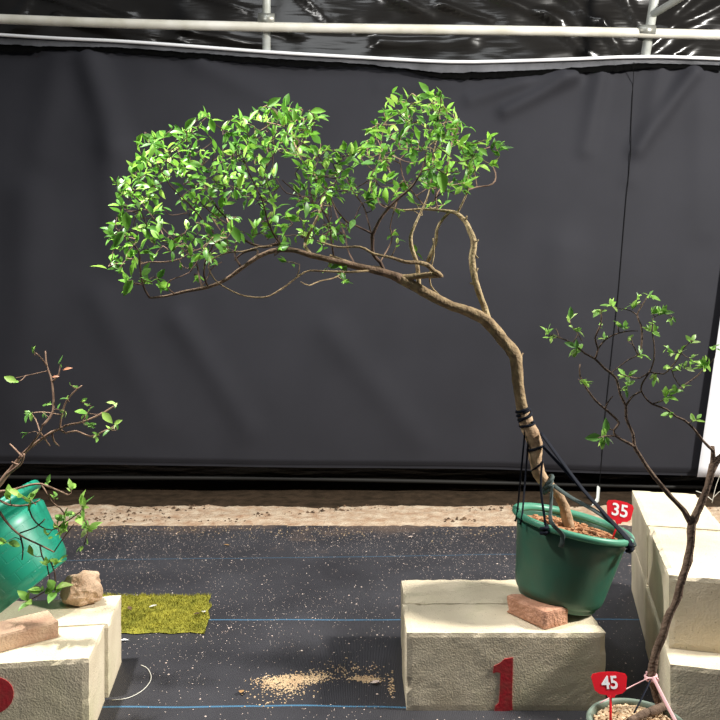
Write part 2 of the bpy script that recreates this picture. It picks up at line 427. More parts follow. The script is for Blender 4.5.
# ------------------------------------------------------------------ pipe frame
YP = 4.06
t = thing('pipe_frame', 'white pipe frame above the black backdrop with rails, posts and brace', 'pipe frame', (0,YP,2.4))
bm = bmesh.new(); tube(bm,*smooth_path([P(-420,-2,YP),P(0,19,YP),P(266,27,YP),P(640,33,YP),P(1100,46,YP)],[.026]*5,.3),n=14); obj('rail',bm,M['pipe'],t)
bm = bmesh.new(); tube(bm,*smooth_path([P(px,py-1.2,YP+.03) for px,py in top_line],[.0095]*len(top_line),.1),n=8)
o = obj('top_wire',bm,M['wire'],t); o['label'] = 'thin white rail'
for a,b,r in (((266.5,-90),(266.5,53),.023),((668,-85),(645,58),.026)):
    bm = bmesh.new(); tube(bm,[P(*a,YP+.055),P(*b,YP+.055)],[r,r],n=14); obj('post',bm,M['pipe_grey'],t)
bm = bmesh.new(); tube(bm,[P(652,15,YP+.04),P(760,-50,YP-.35)],[.020,.020],n=12); obj('brace',bm,M['pipe_grey'],t)
for px,py,w in ((266.5,21,16),(646,32.5,16)):
    bm = bmesh.new(); c = P(px,py,YP+.025)
    a,b = P(px-w/2,py,YP).x, P(px+w/2,py,YP).x
    tube(bm,[Vector((a,YP,c.z)),Vector((b,YP,c.z-.004))],[.033,.033],n=14)
    tube(bm,[Vector((c.x,YP+.055,c.z-.02)),Vector((c.x,YP+.055,c.z+.03))],[.034,.034],n=14)
    obj('clamp',bm,M['clamp'],t)

# cord with a pale peg hanging on the cloth
t = thing('weighted_cord','thin black cord down the right of the backdrop ending in a pale peg','cord',P(591,510,3.9))
bm = bmesh.new(); cp = [P(634,62,YB-.058)]
for k in range(1,40):
    y_ = 74+(474-74)*k/40; x_ = interp([(60,634),(170,628),(290,618),(420,604),(488,599)],y_)
    b_ = interp(bot_line,x_); c_ = cloth(x_,(b_-y_)/(b_-interp(top_line,x_)-2)); c_.y -= .0035; cp.append(c_)
tube(bm,*smooth_path(cp+[P(599,488,YB-.05)],[.0017]*(len(cp)+1),.1),n=6)
obj('cord',bm,M['hem'],t)
bm = bmesh.new()
tube(bm,[P(598.5,487,YB-.08),P(597.5,500,YB-.12),P(590,513,YB-.26)],[.017]*3,n=8,flat=(1,.35)); o = obj('peg',bm,M['peg'],t); o['label'] = 'pale flat peg'

# ------------------------------------------------------------------ blocks
ZT = .193
BG = 'concrete blocks under the pots'
def block(name_label, bm, base, m=M['block'], group=BG):
    o = solo('concrete_block', bm, m, base, smooth=False); return tag(o, name_label, 'block', group)
xa, xb = .112, .604
front = block('cream concrete block with a red number 1 on its front', block_bm(xa,xb,1.804,1.996,0,ZT,seed=1), (.36,1.9,0))
block('cream concrete block behind the block numbered 1, under the dark green pot', block_bm(.120,.607,2.0,2.195,0,ZT-.001,seed=2), (.36,2.1,0))
bm = bmesh.new()
one = [(494,666),(500,663),(504.5,659),(513,657.5),(512.5,678),(512,700),(512.5,710),(506,711),(494.5,711.5),(495.5,706),(499,703),(500,690),(500.5,673),(497,672),(493,673)]
prism(bm,[(((x-360)*1.804/F)-.36,CH-(y-HZ)*1.804/F) for x,y in one],.0022,lambda u,v,w: Vector((u,-.0947-w,v)))
me = bpy.data.meshes.new('painted_number'); bm.to_mesh(me); bm.free(); me.materials.append(M['paint'])
o = bpy.data.objects.new('painted_number',me); C.objects.link(o); o.parent = front; o['label'] = 'red painted number 1'

# left stand: the pair turns slightly to the right
yl = R(9); pv = (-.61,1.667,0)
lf = block('cream concrete block with a red painted mark at the left edge, holding the tan brick', block_bm(-1.12,-.61,1.667,1.86,0,ZT,yl,pv,3,.007), (-.86,1.75,0))
block('cream concrete block behind the red-marked one, under the emerald pot and rock', block_bm(-1.10,-.603,1.870,2.075,0,ZT-.002,yl,pv,4,.005), (-.86,1.95,0))
bm = bmesh.new()
c = P(-9,699,1.62); rot = Matrix.Rotation(yl,4,'Z')
# the disc lies on the turned front face of the block
d = Vector((math.cos(yl),math.sin(yl),0)); s = (c.x-pv[0])/d.x
cc = Vector((pv[0],pv[1],0))+d*s; nrm = Vector((math.sin(yl),-math.cos(yl),0))
prism(bm,[(.040*math.cos(a*math.pi/16),.040*math.sin(a*math.pi/16)) for a in range(32)],.0022,
      lambda u,v,w: cc+d*u+Vector((0,0,c.z+v))+nrm*(w-.0016)-Vector(lf.location))
me = bpy.data.meshes.new('painted_mark'); bm.to_mesh(me); bm.free(); me.materials.append(M['paint'])
o = bpy.data.objects.new('painted_mark',me); C.objects.link(o); o.parent = lf; o['label'] = 'red painted mark'

# right stack: two layers of two, turned away from the camera
ys = R(-15.4); pv = (.726,1.74,0)
def sblock(label, l0, l1, x0, w, z0, z1, seed, m=M['block']):
    bm = block_bm(.726+x0,.726+x0+w,1.74+l0,1.74+l1,z0,z1,ys,pv,seed,.006,(14,30,14))
    mid = Vector((x0+w/2,(l0+l1)/2,0)); mid.rotate(Matrix.Rotation(ys,3,'Z'))
    return block(label,bm,(pv[0]+mid.x,pv[1]+mid.y,z0),m)
sblock('upper concrete block at the near end of the right-hand stack',0,.452,0,.215,.182,.356,5)
sblock('upper concrete block at the far end of the right-hand stack',.456,.945,-.002,.215,.182,.357,6)
sblock('lower concrete block at the near end of the right-hand stack, its ledge showing',-.085,.44,-.008,.225,0,.1815,7,M['block_brown'] if False else M['block'])
sblock('lower concrete block at the far end of the right-hand stack',.446,.94,-.004,.215,0,.1815,8)

# half brick, tan brick, rock
def rough_brick(x,y,z,L,W,H,yaw,seed,tilt=0):
    bm = block_bm(-L/2,L/2,-W/2,W/2,0,H,0,None,seed,.010,(16,10,6))
    for v in bm.verts:
        if v.co.x < -L/2+.02 and v.co.z > .002: v.co.x += .014*noise.noise(v.co*40+Vector((seed,0,0)))
    bmesh.ops.transform(bm,matrix=Matrix.Translation((x,y,z))@Matrix.Rotation(yaw,4,'Z')@Matrix.Rotation(tilt,4,'X'),verts=bm.verts)
    return bm
o = solo('brick',rough_brick(.453,1.894,ZT,.138,.086,.044,R(-58),11,R(-3)),M['brick'],(.453,1.894,ZT),False); tag(o,'broken red brick wedged under the dark green pot','brick')
L2, W2 = .24,.09
ax = Vector((.77,.64,0)).normalized(); px_ = Vector((-ax.y,ax.x,0))
cb = Vector((-.722,1.775,ZT))-ax*L2/2+px_*W2/2
o = solo('brick',rough_brick(cb.x,cb.y,ZT,L2,W2,.042,math.atan2(ax.y,ax.x),12),M['slab'],(cb.x,cb.y,ZT),False); tag(o,'tan brick lying flat on the left block before the emerald pot','brick')
bm = bmesh.new(); bmesh.ops.create_icosphere(bm,subdivisions=4,radius=1)
for v in bm.verts:
    d = v.co.normalized()
    r = 1+.35*noise.noise(d*1.1+Vector((4,1,2)))+.14*noise.noise(d*3)+.05*noise.noise(d*9)
    q = Vector((d.x*.058*r,d.y*.042*r,d.z*.043*r))
    for n_,k in ((Vector((-.75,-.55,.35)).normalized(),.036),(Vector((.5,-.6,.62)).normalized(),.041),(Vector((.1,-.2,1)).normalized(),.044)):
        e = q.dot(n_)-k
        if e > 0: q -= n_*e*.9
    if q.z < -.040: q.z = -.040
    v.co = q
rk = G(75,609,ZT)
bmesh.ops.translate(bm,verts=bm.verts,vec=Vector((rk.x,rk.y+.045,ZT+.040)))
o = solo('rock',bm,M['rock'],(rk.x,rk.y+.045,ZT),False); tag(o,'rough tan rock propping the emerald pot on the left block','rock')

# ------------------------------------------------------------------ leaves and twigs
def leaf(bm, lay, base, d, nrm, L, W, droop, tint, fold=.35):
    d = d.normalized(); s = d.cross(nrm)
    if s.length < 1e-4: s = d.orthogonal()
    s.normalize(); n = s.cross(d).normalized()
    prof = ((0,.06),(.16,.55),(.38,.98),(.62,.86),(.83,.46),(1,.0))
    rows = []
    for t,w in prof:
        c = base+d*(L*t)-n*(droop*L*t*t)
        hw = W*.5*w
        if w == 0: rows.append((bm.verts.new(c),))
        else: rows.append((bm.verts.new(c-s*hw+n*hw*fold), bm.verts.new(c), bm.verts.new(c+s*hw+n*hw*fold)))
    fs = []
    for a,b in zip(rows,rows[1:]):
        if len(b) == 3:
            fs.append(bm.faces.new((a[0],a[1],b[1],b[0]))); fs.append(bm.faces.new((a[1],a[2],b[2],b[1])))
        else:
            fs.append(bm.faces.new((a[0],a[1],b[0]))); fs.append(bm.faces.new((a[1],a[2],b[0])))
    for f in fs:
        for lp in f.loops: lp[lay] = (tint,tint,tint,1)
def rv(k=1.): return Vector((random.gauss(0,1),random.gauss(0,1),random.gauss(0,1)))*k
class Plant:
    """a plant under construction: each limb's mesh also takes the fine twigs that grow from it"""
    def __init__(s, root, Y):
        s.root, s.Y, s.nodes, s.limbs = root, Y, [], []
        s.lf = bmesh.new(); s.lay = s.lf.loops.layers.color.new('tint')
    def trace(s, name, pts, m, y0=0., y1=0., n=8, knob=.15, anchor=None, label=None, step=.012):
        """a limb from (px, py, radius px) points; depth runs from y0 to y1 off the plant's plane"""
        N = len(pts); ps=[]; rs=[]; own = None
        for i,(x,y,r) in enumerate(pts):
            Y = s.Y+y0+(y1-y0)*i/max(1,N-1)
            ps.append(P(x,y,Y)); rs.append(r*Y/F)
        if anchor:
            nb = s.near(ps[0]); ps[0] = nb[0].copy(); own = nb[1]
        q,r = smooth_path(ps,rs,step)
        if m is not None:
            own = (bmesh.new(),name,m,label); s.limbs.append(own)
        tube(own[0],q,r,n,knob)
        s.nodes += [(p,own) for p in q[1:]]
        return q
    def near(s,p):
        return min(s.nodes,key=lambda q:(q[0]-p).length_squared)
    def twig(s, T, r0=.0016, r1=.0008, wob=.012, up=.5):
        best,own = min(s.nodes,key=lambda q:(q[0]-T).length+up*max(0,q[0].z-T.z))
        D = T-best; Ld = D.length
        if Ld < .012: return D.normalized() if Ld > 1e-5 else Vector((0,0,1))
        k = max(2,int(Ld/.035)+1)
        ps = [best.copy()]
        off = rv(wob)
        for i in range(1,k):
            t = i/k
            ps.append(best+D*t+off*math.sin(math.pi*t)+rv(.0035)+Vector((0,0,-.05*Ld*math.sin(math.pi*t))))
        ps.append(T.copy())
        q,r = smooth_path(ps,[r0+(r1-r0)*i/(len(ps)-1) for i in range(len(ps))],.018)
        tube(own[0],q,r,5); s.nodes += [(p,own) for p in q[1:]]
        return (q[-1]-q[-2]).normalized()
    def cluster(s, T, d, n, L=.034, spread=.9, tint=None, droop=(.0,.5), back=.03, wr=(.40,.56)):
        for i in range(n):
            b = T-d*(back*random.random()*(i>0))
            ld = (d*.45+rv(spread)*.62+Vector((0,-.12,.10))).normalized()
            nr = (Vector((0,-.45,.95))+rv(.55)).normalized()
            l = L*random.uniform(.55,1.25)
            leaf(s.lf,s.lay,b,ld,nr,l,l*random.uniform(*wr),random.uniform(*droop),random.random() if tint is None else min(1,max(0,tint+random.gauss(0,.18))),random.uniform(.1,.55))
    def finish(s, mt, ml):
        for bm,name,m,label in s.limbs:
            o = obj(name,bm,m,s.root)
            if label: o['label'] = label
        obj('foliage',s.lf,ml,s.root)

def inside(x,y,poly):
    c = False; j = len(poly)-1
    for i in range(len(poly)):
        xi,yi = poly[i]; xj,yj = poly[j]
        if (yi>y) != (yj>y) and x < (xj-xi)*(y-yi)/(yj-yi)+xi: c = not c
        j = i
    return c

# ------------------------------------------------------------------ pots
def pot_shell(mtx, rt, rb, H, rim, mname, parent, uv=False, lip=.022, rimmat=None, neck=0.):
    bm = bmesh.new()
    th = .004
    prof = [(rb*.80,0),(rb*.89,0),(rb*.91,.004),(rb*.91,.010),(rb*.96,.014),(rb*1.01,.022),(rb*1.04,.034)]
    top = H-lip-neck
    for i in range(1,7):
        t = i/6; prof.append((rb*1.04+(rt-rb*1.04)*t, (.034+(top-.036)*t)))
    if neck: prof += [(rt-.004,top+.008),(rt-.016,top+.014),(rt-.022,top+.020),(rt-.022,H-lip)]
    ri = prof[-1][0]
    prof += [(ri-th,H-lip)]
    for i in range(6,0,-1):
        t = i/6; prof.append((min(rb*1.04-th+(rt-rb*1.04)*t-.002,ri-th), .034+(H-lip-.034)*t-.004))
    prof += [(rb*.9,.02),(0.0001,.018)]
    lathe(bm,prof,64,mtx,uv)
    p = obj('pot',bm,M[mname],parent)
    bm = bmesh.new()
    rp = [(ri-th-.001,H-lip-.002),(ri+.0006,H-lip-.002),(rim,H-lip+.001),(rim+.003,H-lip+.004),(rim+.003,H-.004),(rim,H),(rim-.006,H+.001),(ri-.004,H-.003),(ri-th-.004,H-.012),(ri-th-.001,H-lip-.002)]
    lathe(bm,rp,64,mtx,caps=False)
    o = obj('rim',bm,M[rimmat or mname],parent)
    if rimmat: o['label'] = 'lighter green rim'
    return p
def mulch(mtx, r, h, mname, parent, name='soil', chips=260, size=.011):
    bm = bmesh.new()
    n,rg = 40,9
    rings = [[bm.verts.new(mtx@Vector((r*i/rg*math.cos(2*math.pi*k/n),r*i/rg*math.sin(2*math.pi*k/n),h+.012*(1-(i/rg)**2)+.004*noise.noise(Vector((i,k,r*50)))))) for k in range(n)] for i in range(1,rg+1)]
    c = bm.verts.new(mtx@Vector((0,0,h+.012)))
    for k in range(n): bm.faces.new((c,rings[0][k],rings[0][(k+1)%n]))
    for a,b in zip(rings,rings[1:]):
        for k in range(n): bm.faces.new((a[k],b[k],b[(k+1)%n],a[(k+1)%n]))
    for _ in range(chips):
        a = random.uniform(0,6.283); q = r*.96*math.sqrt(random.random())
        p = Vector((q*math.cos(a),q*math.sin(a),h+.012*(1-(q/r)**2)+.003))
        rot = Matrix.Rotation(random.uniform(0,6.28),4,'Z')@Matrix.Rotation(random.uniform(-.9,.9),4,'X')
        s = size*random.uniform(.4,1.2)
        bmesh.ops.create_cube(bm,size=1,matrix=mtx@Matrix.Translation(p)@rot@Matrix.Diagonal((s,s*.6,s*.4,1)))
    return obj(name,bm,M[mname],parent,False)
def ribbon(bm, pts, w, flat=.3, n=8, step=.015):
    q,r = smooth_path(pts,[w]*len(pts),step); tube(bm,q,r,n,flat=(1,flat))
def wrap(bm, c, ax, r, turns, pitch, w, n0=0.):
    """a tie wound round a stem"""
    ax = ax.normalized(); u = ax.orthogonal().normalized(); v = ax.cross(u)
    k = int(26*turns)
    pts = [c+ax*(pitch*(i/k-.5))+u*(r*math.cos(n0+6.283*turns*i/k))+v*(r*math.sin(n0+6.283*turns*i/k)) for i in range(k+1)]
    tube(bm,pts,[w]*len(pts),6)

# ---- the leaning tree in the dark green pot
Y1 = 1.965
th = R(11.5); rb1 = .112
bc = Vector(((556.5-360)*Y1/F, Y1, ZT+.90*rb1*math.sin(th)+.0005))
mt1 = Matrix.Translation(bc)@Matrix.Rotation(th,4,'Y')
tree = thing('potted_tree','tall leaning tree with a wide leafy crown in a tilted dark green pot','potted tree',bc,)
pot_shell(mt1,.144,rb1,.215,.156,'pot',tree,rimmat='rim',lip=.016)
mulch(mt1,.138,.184,'mulch',tree)
T = Plant(tree,Y1)
T.trace('lower_trunk',[(572,540,6.5),(568,523,5.4),(564,507,5.0),(557,493,5.0),(547.5,484.5,5.6),(539,474,6.2),(535.5,458,6.6),(535,444,7.6),(531,433,8.0),(526.5,423,7.0),(523,411,6.2)],M['bare_wood'],0,0,12,.2,label='tan peeled lower trunk')
T.trace('trunk',[(523.2,412,6.1),(521.5,404,5.8),(519,391,5.5),(517,370,5.6),(516,358,6.4),(512,351,6.6),(503,340,5.9),(489,323,6.0),(479,316,5.6),(464,310,5.0),(447,304,4.8),(428,294,5.0),(410,284,5.2),(399,278,4.9)],M['bark'],0,-.03,12,.2)
T.trace('branch',[(400,278.5,4.8),(390,274.5,4.2),(378,271,3.9),(355,266,3.5),(335,261,3.1),(312,255.5,2.8),(292,250,2.6),(272,251,2.4),(256,258,2.2),(242,268,2.0),(225,280,1.8),(208,287,1.8),(185,291.5,1.5),(166,296,1.2),(150,298,.9)],M['bark_mid'],-.03,-.10,10,.22)
BR = [ # (material, y0, y1, points)
 ('bark_pale',0,.02,[(489,322,3.6),(484.5,308,3.2),(478,290,3.1),(474,275,3.3),(472,258,3.2),(474,243,3.3),(469.5,230,2.7),(465,221,2.4),(457,213.5,2.0),(450,211.5,1.8),(438,210,1.4),(423,209,1.2),(402,210,.9),(385,206,.7)]),
 ('bark_pale',.015,-.05,[(458,213,1.5),(461.5,205,1.3),(468,190,1.1),(469,178,.9),(466,160,.8),(458,140,.7)]),
 ('bark_pale',.015,.03,[(450,212,1.6),(443,219,1.5),(437,229,1.6),(436,241,1.8),(432,252,2.2),(428,262,2.4)]),
 ('bark',-.03,-.10,[(399,279,3.4),(416,276.5,3.2),(431,275,3.1),(441,275.5,2.6),(434,271,2.4),(427,265,2.3),(416,262.5,2.0),(405,262,1.8),(391,257.5,1.5),(374,254,1.4),(360,247,1.2),(338,247,1.0),(317,241,.8)]),
 ('bark_pale',-.02,-.03,[(419,288,2.2),(418.5,277,2.2),(416.5,262,2.2),(412.5,251,2.2),(410.5,238,1.9),(414,227,1.4),(420,214,1.1),(428,196,.9),(432,176,.8),(434,150,.7),(440,125,.6),(437,102,.5)]),
 ('bark_pale',.0,-.02,[(446,303,1.2),(437,293,1.1),(431,286,1.1),(430,272,1.0),(434,255,.9),(433,238,.8)]),
 ('bark_dark',-.03,-.12,[(386,271,1.9),(380,262,1.8),(373,254,1.8),(372.5,240,1.9),(373,234,1.8),(383,215,1.5),(400,197,1.4),(410,189,1.1),(421,172,.8),(427,150,.6)]),
 ('bark_dark',-.07,-.16,[(373,236,1.5),(357,226,1.2),(346,221,1.1),(335,207,.9),(328,190,.8)]),
 ('bark_dark',-.06,.02,[(372,236,1.1),(368,221,1.0),(363,205,.9),(354,193,.8),(346,178,.7)]),
 ('bark_dark',.0,.12,[(383,215,1.2),(376,200,1.1),(370,180,1.0),(379,160,.8),(383,130,.7),(392,105,.6)]),
 ('bark',-.04,-.02,[(384,268,1.8),(365,266.5,1.8),(345,261,1.5),(330,255,1.1)]),
 ('bark',-.06,-.16,[(376,273,1.6),(350,272,1.5),(320,271,1.3),(305,272,1.2),(283,288,1.1),(266,297,1.1),(245,296,1.0),(228,289,.9),(215,280,.9),(208.5,267,.8),(213,259,.8),(228,252.5,.9),(243,251.5,.9),(257,247.5,.9),(272,246,.9)]),
 ('bark',-.08,-.18,[(345,272,1.0),(334,278,.9),(320,281,.8),(309,285.5,.7),(301,282,.6)]),
 ('bark_dark',-.05,.0,[(290,250,1.9),(278,244,1.7),(264,247,1.4),(250,243,1.2),(240,236,1.1),(230,222,1.0),(215,205,.9),(205,185,.7)]),
 ('bark_dark',-.05,-.14,[(283,250,1.6),(276,238,1.4),(268,222,1.2),(262,200,1.0),(250,175,.8),(240,150,.7)]),
 ('bark_dark',-.07,.06,[(256,258,1.3),(257,250,1.3),(243,253,1.2),(235,260,1.0)]),
 ('bark_dark',-.08,-.02,[(241,268,1.4),(235,256,1.3),(236,242,1.1),(232,228,1.0),(214,215,.9),(195,195,.8),(185,170,.7),(178,150,.6)]),
 ('bark_dark',-.08,-.2,[(206,288,1.4),(204,275,1.3),(206,258,1.1),(213,244,1.0),(206,225,.9),(190,205,.8),(170,185,.7),(155,160,.6)]),
 ('bark_dark',-.08,.04,[(200,289,1.6),(199.5,278,1.3),(196,262,1.0),(184,250,.9),(170,236,.8),(155,220,.7),(140,200,.6)]),
 ('bark_dark',-.1,-.12,[(150,298,1.4),(145,290,1.3),(141.5,279,1.2),(140,264,1.1),(139,252,1.0),(132,243,.8),(122,235,.7),(116,228,.6)]),
 ('bark_dark',-.1,-.04,[(200,297,.7),(198,290,1.0),(206,281,.9),(212,268,.8),(222,262,.7)]),
 ('stem',-.1,-.14,[(173,293,.9),(167,287,.8),(171,280,.7),(182,276,.6),(190,272,.5)]),
 ('stem',-.08,.05,[(140,262,.9),(150,262,.8),(165,262,.9),(180,259,.7),(190,252,.5)]),
 ('bark',-.02,.08,[(312,255,1.8),(305,244,1.5),(312,228,1.3),(322,205,1.2),(318,180,1.0),(302,160,.8),(292,135,.7),(288,115,.5)]),
 ('bark_dark',-.02,-.14,[(335,261,1.2),(331,240,1.1),(330,226,1.0),(322,210,.9),(300,195,.8),(282,180,.7)]),
 ('bark_dark',-.02,.1,[(354,266,1.1),(348,250,1.0),(345,235,1.0),(338,218,.8),(330,195,.7)]),
 ('stem',0,-.04,[(392,258,.9),(392,240,.8),(390,228,.7),(393,214,.6)]),
 ('stem',.02,.03,[(468,189,.8),(477,187,.9),(489,185.5,.9),(495,181,.8),(495.5,173,.7),(492,165,.6)]),
 ('stem',.03,.06,[(477,187,.7),(475,176,.6),(470,168,.5)]),
 ('stem',.0,.1,[(440,210,1.0),(436,196,.9),(446,180,.8),(449,160,.7),(452,140,.6),(452,122,.5)]),
 ('stem',.0,.08,[(458,150,.7),(463,140,.7),(470,146,.8),(478,150,.6),(490,147,.5)]),
 ('stem',-.03,.08,[(402,210,.9),(398,195,.9),(392,178,.8),(386,160,.7),(378,140,.5)]),
 ('stem',-.02,-.12,[(428,208,.9),(416,196,.8),(404,180,.7),(400,160,.6)]),
]
for i,(m_,y0,y1,pts) in enumerate(BR):
    if max(r for _,_,r in pts) < 1.7: pts = [(x,y,r*.78) for x,y,r in pts]
    T.trace('branch',pts,M[m_],y0,y1,7,.2,anchor=True)
# thorny stubs on the pale side branch
for x,y,x2,y2 in ((466,222,467,216),(474,243,478.5,240),(473,253,478,258),(475,275,478,268),(472,288,470,283),(518,360,523,353),(440,275.5,443,276)):
    T.trace('twig',[(x,y,1.5),(x2,y2,.7)],None,anchor=True)
CAN = [(114,235),(118,184),(130,172),(140,152),(142,140),(172,131),(198,127),(212,129),(235,122),(258,110),(290,105),(315,115),(316,140),(345,152),(362,146),(374,122),(388,108),(400,97),(420,96),(434,92),(444,98),(455,118),(466,140),(476,142),(482,158),(474,178),(464,196),(448,200),(442,210),(424,212),(400,214),(378,204),(358,215),(350,232),(322,246),(306,238),(288,236),(268,238),(252,230),(240,240),(226,254),(205,258),(185,255),(160,258),(140,250),(118,256)]
pts = []
tries = 0
while tries < 14000:
    tries += 1
    x,y = random.uniform(105,485),random.uniform(90,262)
    if not inside(x,y,CAN): continue
    md = 6.6
    # leaves thin out in the bare pocket over the trunk and towards the underside
    if y > 205: md = 8.6
    if 380 < x < 450 and y > 190: md = 13
    if 225 < x < 262 and 200 < y < 232: md = 13
    if any((x-a)**2+(y-b)**2 < md*md for a,b,_ in pts): continue
    if noise.noise(Vector((x*.035,y*.05,3.3))) < -.30: continue
    pts.append((x,y,max(-.24,min(.24,random.gauss(-.02,.11)))))
for x,y in [(113,181),(109,230),(112,237),(112,262),(126,283),(118,270),(140,152),(138,166),(152,131),(172,129),(188,134),(205,116),(211,121),(235,117),(246,128),(259,109),(267,107),(281,108),(290,105),(313,112),(309,130),(297,120),(345,150),(330,156),(362,150),(376,123),(388,101),(395,115),(405,102),(418,97),(434,95),(431,104),(446,112),(453,114),(455,124),(477,145),(488,141),(496,141),(501,146),(498,152),(471,170),(481,156),(467,186),(492,165),(338,262),(328,266),(340,276),(346,280),(392,234),(398,240),(414,252),(135,262),(143,272),(148,280),(122,262),(158,278),(170,284),(182,270),(196,276),(193,262),(210,258),(222,246),(125,235),(132,218),(122,205),(280,245),(286,262)]:
    pts.append((x,y,random.uniform(-.08,.06)))
cl = [P(x,y,Y1-.03+dy) for x,y,dy in pts]
base_nodes = [q for q,_ in T.nodes]
cl.sort(key=lambda p:min((p-q).length_squared for q in base_nodes[::3]))
for i,p in enumerate(cl):
    d = T.twig(p,.0015,.0008,.012)
    T.cluster(p,(d+Vector((0,0,.25))).normalized(),random.choice((3,4,4,5,5)),random.uniform(.023,.037),wr=(.36,.54))
# a few larger single leaves on the rim of the crown
for x,y,dx,dz,L in ((133,280,-.5,-.8,.045),(124,232,-.4,-.6,.045),(126,212,.1,-1,.045),(207,243,.6,.25,.05),(267,107,.8,.6,.04),(232,226,.4,-.8,.045),(440,170,.2,-1,.055),(478,148,.8,-.6,.03),(310,112,.9,.1,.038),(185,130,.5,.6,.04)):
    b = P(x,y,Y1-.2); leaf(T.lf,T.lay,b,Vector((dx,-.1,dz)),Vector((.1,-.9,.4)),L,L*.52,.15,random.uniform(.3,.8)); T.twig(b)
T.finish(None,M['leaf'])
# ties: wraps on the trunk, straps to the rim
def rimpt(a, r=.158, h=.211): return mt1@Vector((r*math.cos(a),r*math.sin(a),h))
def tie(name, fn, m, lab=None):
    bm = bmesh.new(); fn(bm); o = obj(name,bm,m,tree)
    if lab: o['label'] = lab
AX = P(519,400,Y1)-P(531,438,Y1)
for c,r,tn,pt,w in ((P(523,410.5,Y1),.0175,1.2,.006,.0042),(P(524.5,416,Y1),.0178,1.3,.014,.0042),(P(527,424,Y1),.0192,1.1,-.006,.0036),(P(525,417,Y1),.0186,1,.034,.003),(P(535,448,Y1),.0200,1.2,.005,.0042),(P(537,464,Y1),.0178,1.1,.05,.003)):
    tie('trunk_wrap',lambda bm: wrap(bm,c,AX,r,tn,pt,w,random.uniform(0,6)),M['strap'],'dark blue tie wound round the trunk')
for i,dz in enumerate((0,.012,-.010)):
    tie('trunk_wrap',lambda bm: wrap(bm,P(548,485,Y1)+Vector((0,0,dz)),P(540,477,Y1)-P(557,493,Y1),.0160,1.2,.010*(i-1),.0055,i),M['strap_grey'],'grey green tie at the foot of the trunk')
S = [((525,430),-.01,R(190),.0044),((529,432),.0,R(200),.0044),]
for (a,dy,ang,w) in S:
    tie('strap',lambda bm: ribbon(bm,[P(*a,Y1+dy),rimpt(ang),rimpt(ang,.161,.192)],w),M['strap'])
tie('strap',lambda bm: ribbon(bm,[P(542,462,Y1-.02),P(541,490,Y1-.085),rimpt(R(229)),rimpt(R(229),.161,.19)],.0042),M['strap'])
for a,b in (((541,433),R(-40)),((543,446),R(-44))):
    tie('strap',lambda bm: ribbon(bm,[P(*a,Y1-.02),P(585,492,Y1-.07),rimpt(b),rimpt(b,.162,.19)],.0072),M['strap'])
tie('strap',lambda bm: ribbon(bm,[P(553,485,Y1-.02),P(570,497,Y1-.05),P(600,514,Y1-.09),rimpt(R(-30)),rimpt(R(-30),.161,.195)],.0062),M['strap_grey'],'grey green strap')
tie('strap',lambda bm: ribbon(bm,[P(552,486,Y1-.025),P(551,505,Y1-.10),P(551,522,Y1-.15),rimpt(R(246),.161,.203),rimpt(R(246),.157,.172)],.0060,.25),M['strap_grey'],'grey green strap end')
tie('knot',lambda bm: wrap(bm,rimpt(R(229),.158,.200),Vector((0,0,1)),.008,2,.022,.005),M['strap'])
tie('knot',lambda bm: wrap(bm,rimpt(R(-42),.160,.196),Vector((0,0,1)),.006,2,.022,.005),M['strap'])

# ---- number tags
def number_tag(text, px, py, w, h, Y, roll, stem_to, label, size):
    c = P(px,py,Y); s = Y/F
    t = thing('plant_tag',label,'tag',P(*stem_to,Y),'red number tags')
    ca,sa = math.cos(roll),math.sin(roll)
    tl = R(18); st,ct = math.sin(tl),math.cos(tl)
    def fr(u,v,w_):
        z = (v*ca-u*sa)*s
        return c+Vector(((u*ca+v*sa)*s, z*st-w_*ct, z*ct+w_*st))
    W,Hh = w/2,h/2
    out = [(-W*.62,-Hh*.92),(-W*.25,-Hh*1.02),(-W*.17,-Hh*1.25),(W*.17,-Hh*1.25),(W*.25,-Hh*1.02),(W*.62,-Hh*.92),(W*.86,-Hh*.62),(W,Hh*.55),(W*.9,Hh*.82),(W*.45,Hh*.97),(0,Hh),(-W*.45,Hh*.97),(-W*.9,Hh*.82),(-W,Hh*.55),(-W*.86,-Hh*.62)]
    bm = bmesh.new(); prism(bm,out,.002,fr); obj('plate',bm,M['red'],t,False)
    bm = bmesh.new()
    a = fr(0,-Hh*1.0,-.0005); b = P(*stem_to,Y); b.y = a.y
    tube(bm,[a,b],[w*.055*s]*2,8,flat=(1,.5)); obj('stake',bm,M['red'],t)
    cu = bpy.data.curves.new('number','FONT'); cu.body = text; cu.align_x = 'CENTER'; cu.align_y = 'CENTER'; cu.size = size*s; cu.offset = .018*size*s; cu.extrude = .0004
    fo = bpy.data.objects.new('number',cu); C.objects.link(fo)
    bpy.context.view_layer.update()
    me = bpy.data.meshes.new_from_object(fo.evaluated_get(bpy.context.evaluated_depsgraph_get()))
    bpy.data.objects.remove(fo); bpy.data.curves.remove(cu)
    me.name = 'number'
    me.transform(Matrix.Translation(fr(0,0,.0026)-Vector(t.location))@Matrix.Rotation(-tl,4,'X')@Matrix.Rotation(roll,4,'Y')@Matrix.Rotation(R(90),4,'X'))
    me.materials.clear(); me.materials.append(M['white'])
    o = bpy.data.objects.new('number',me); C.objects.link(o); o.parent = t; o['label'] = 'white number '+text
number_tag('35',619.5,511,27,20,1.93,R(12),(611,540),'red tag numbered 35 stuck in the tilted dark green pot',17)

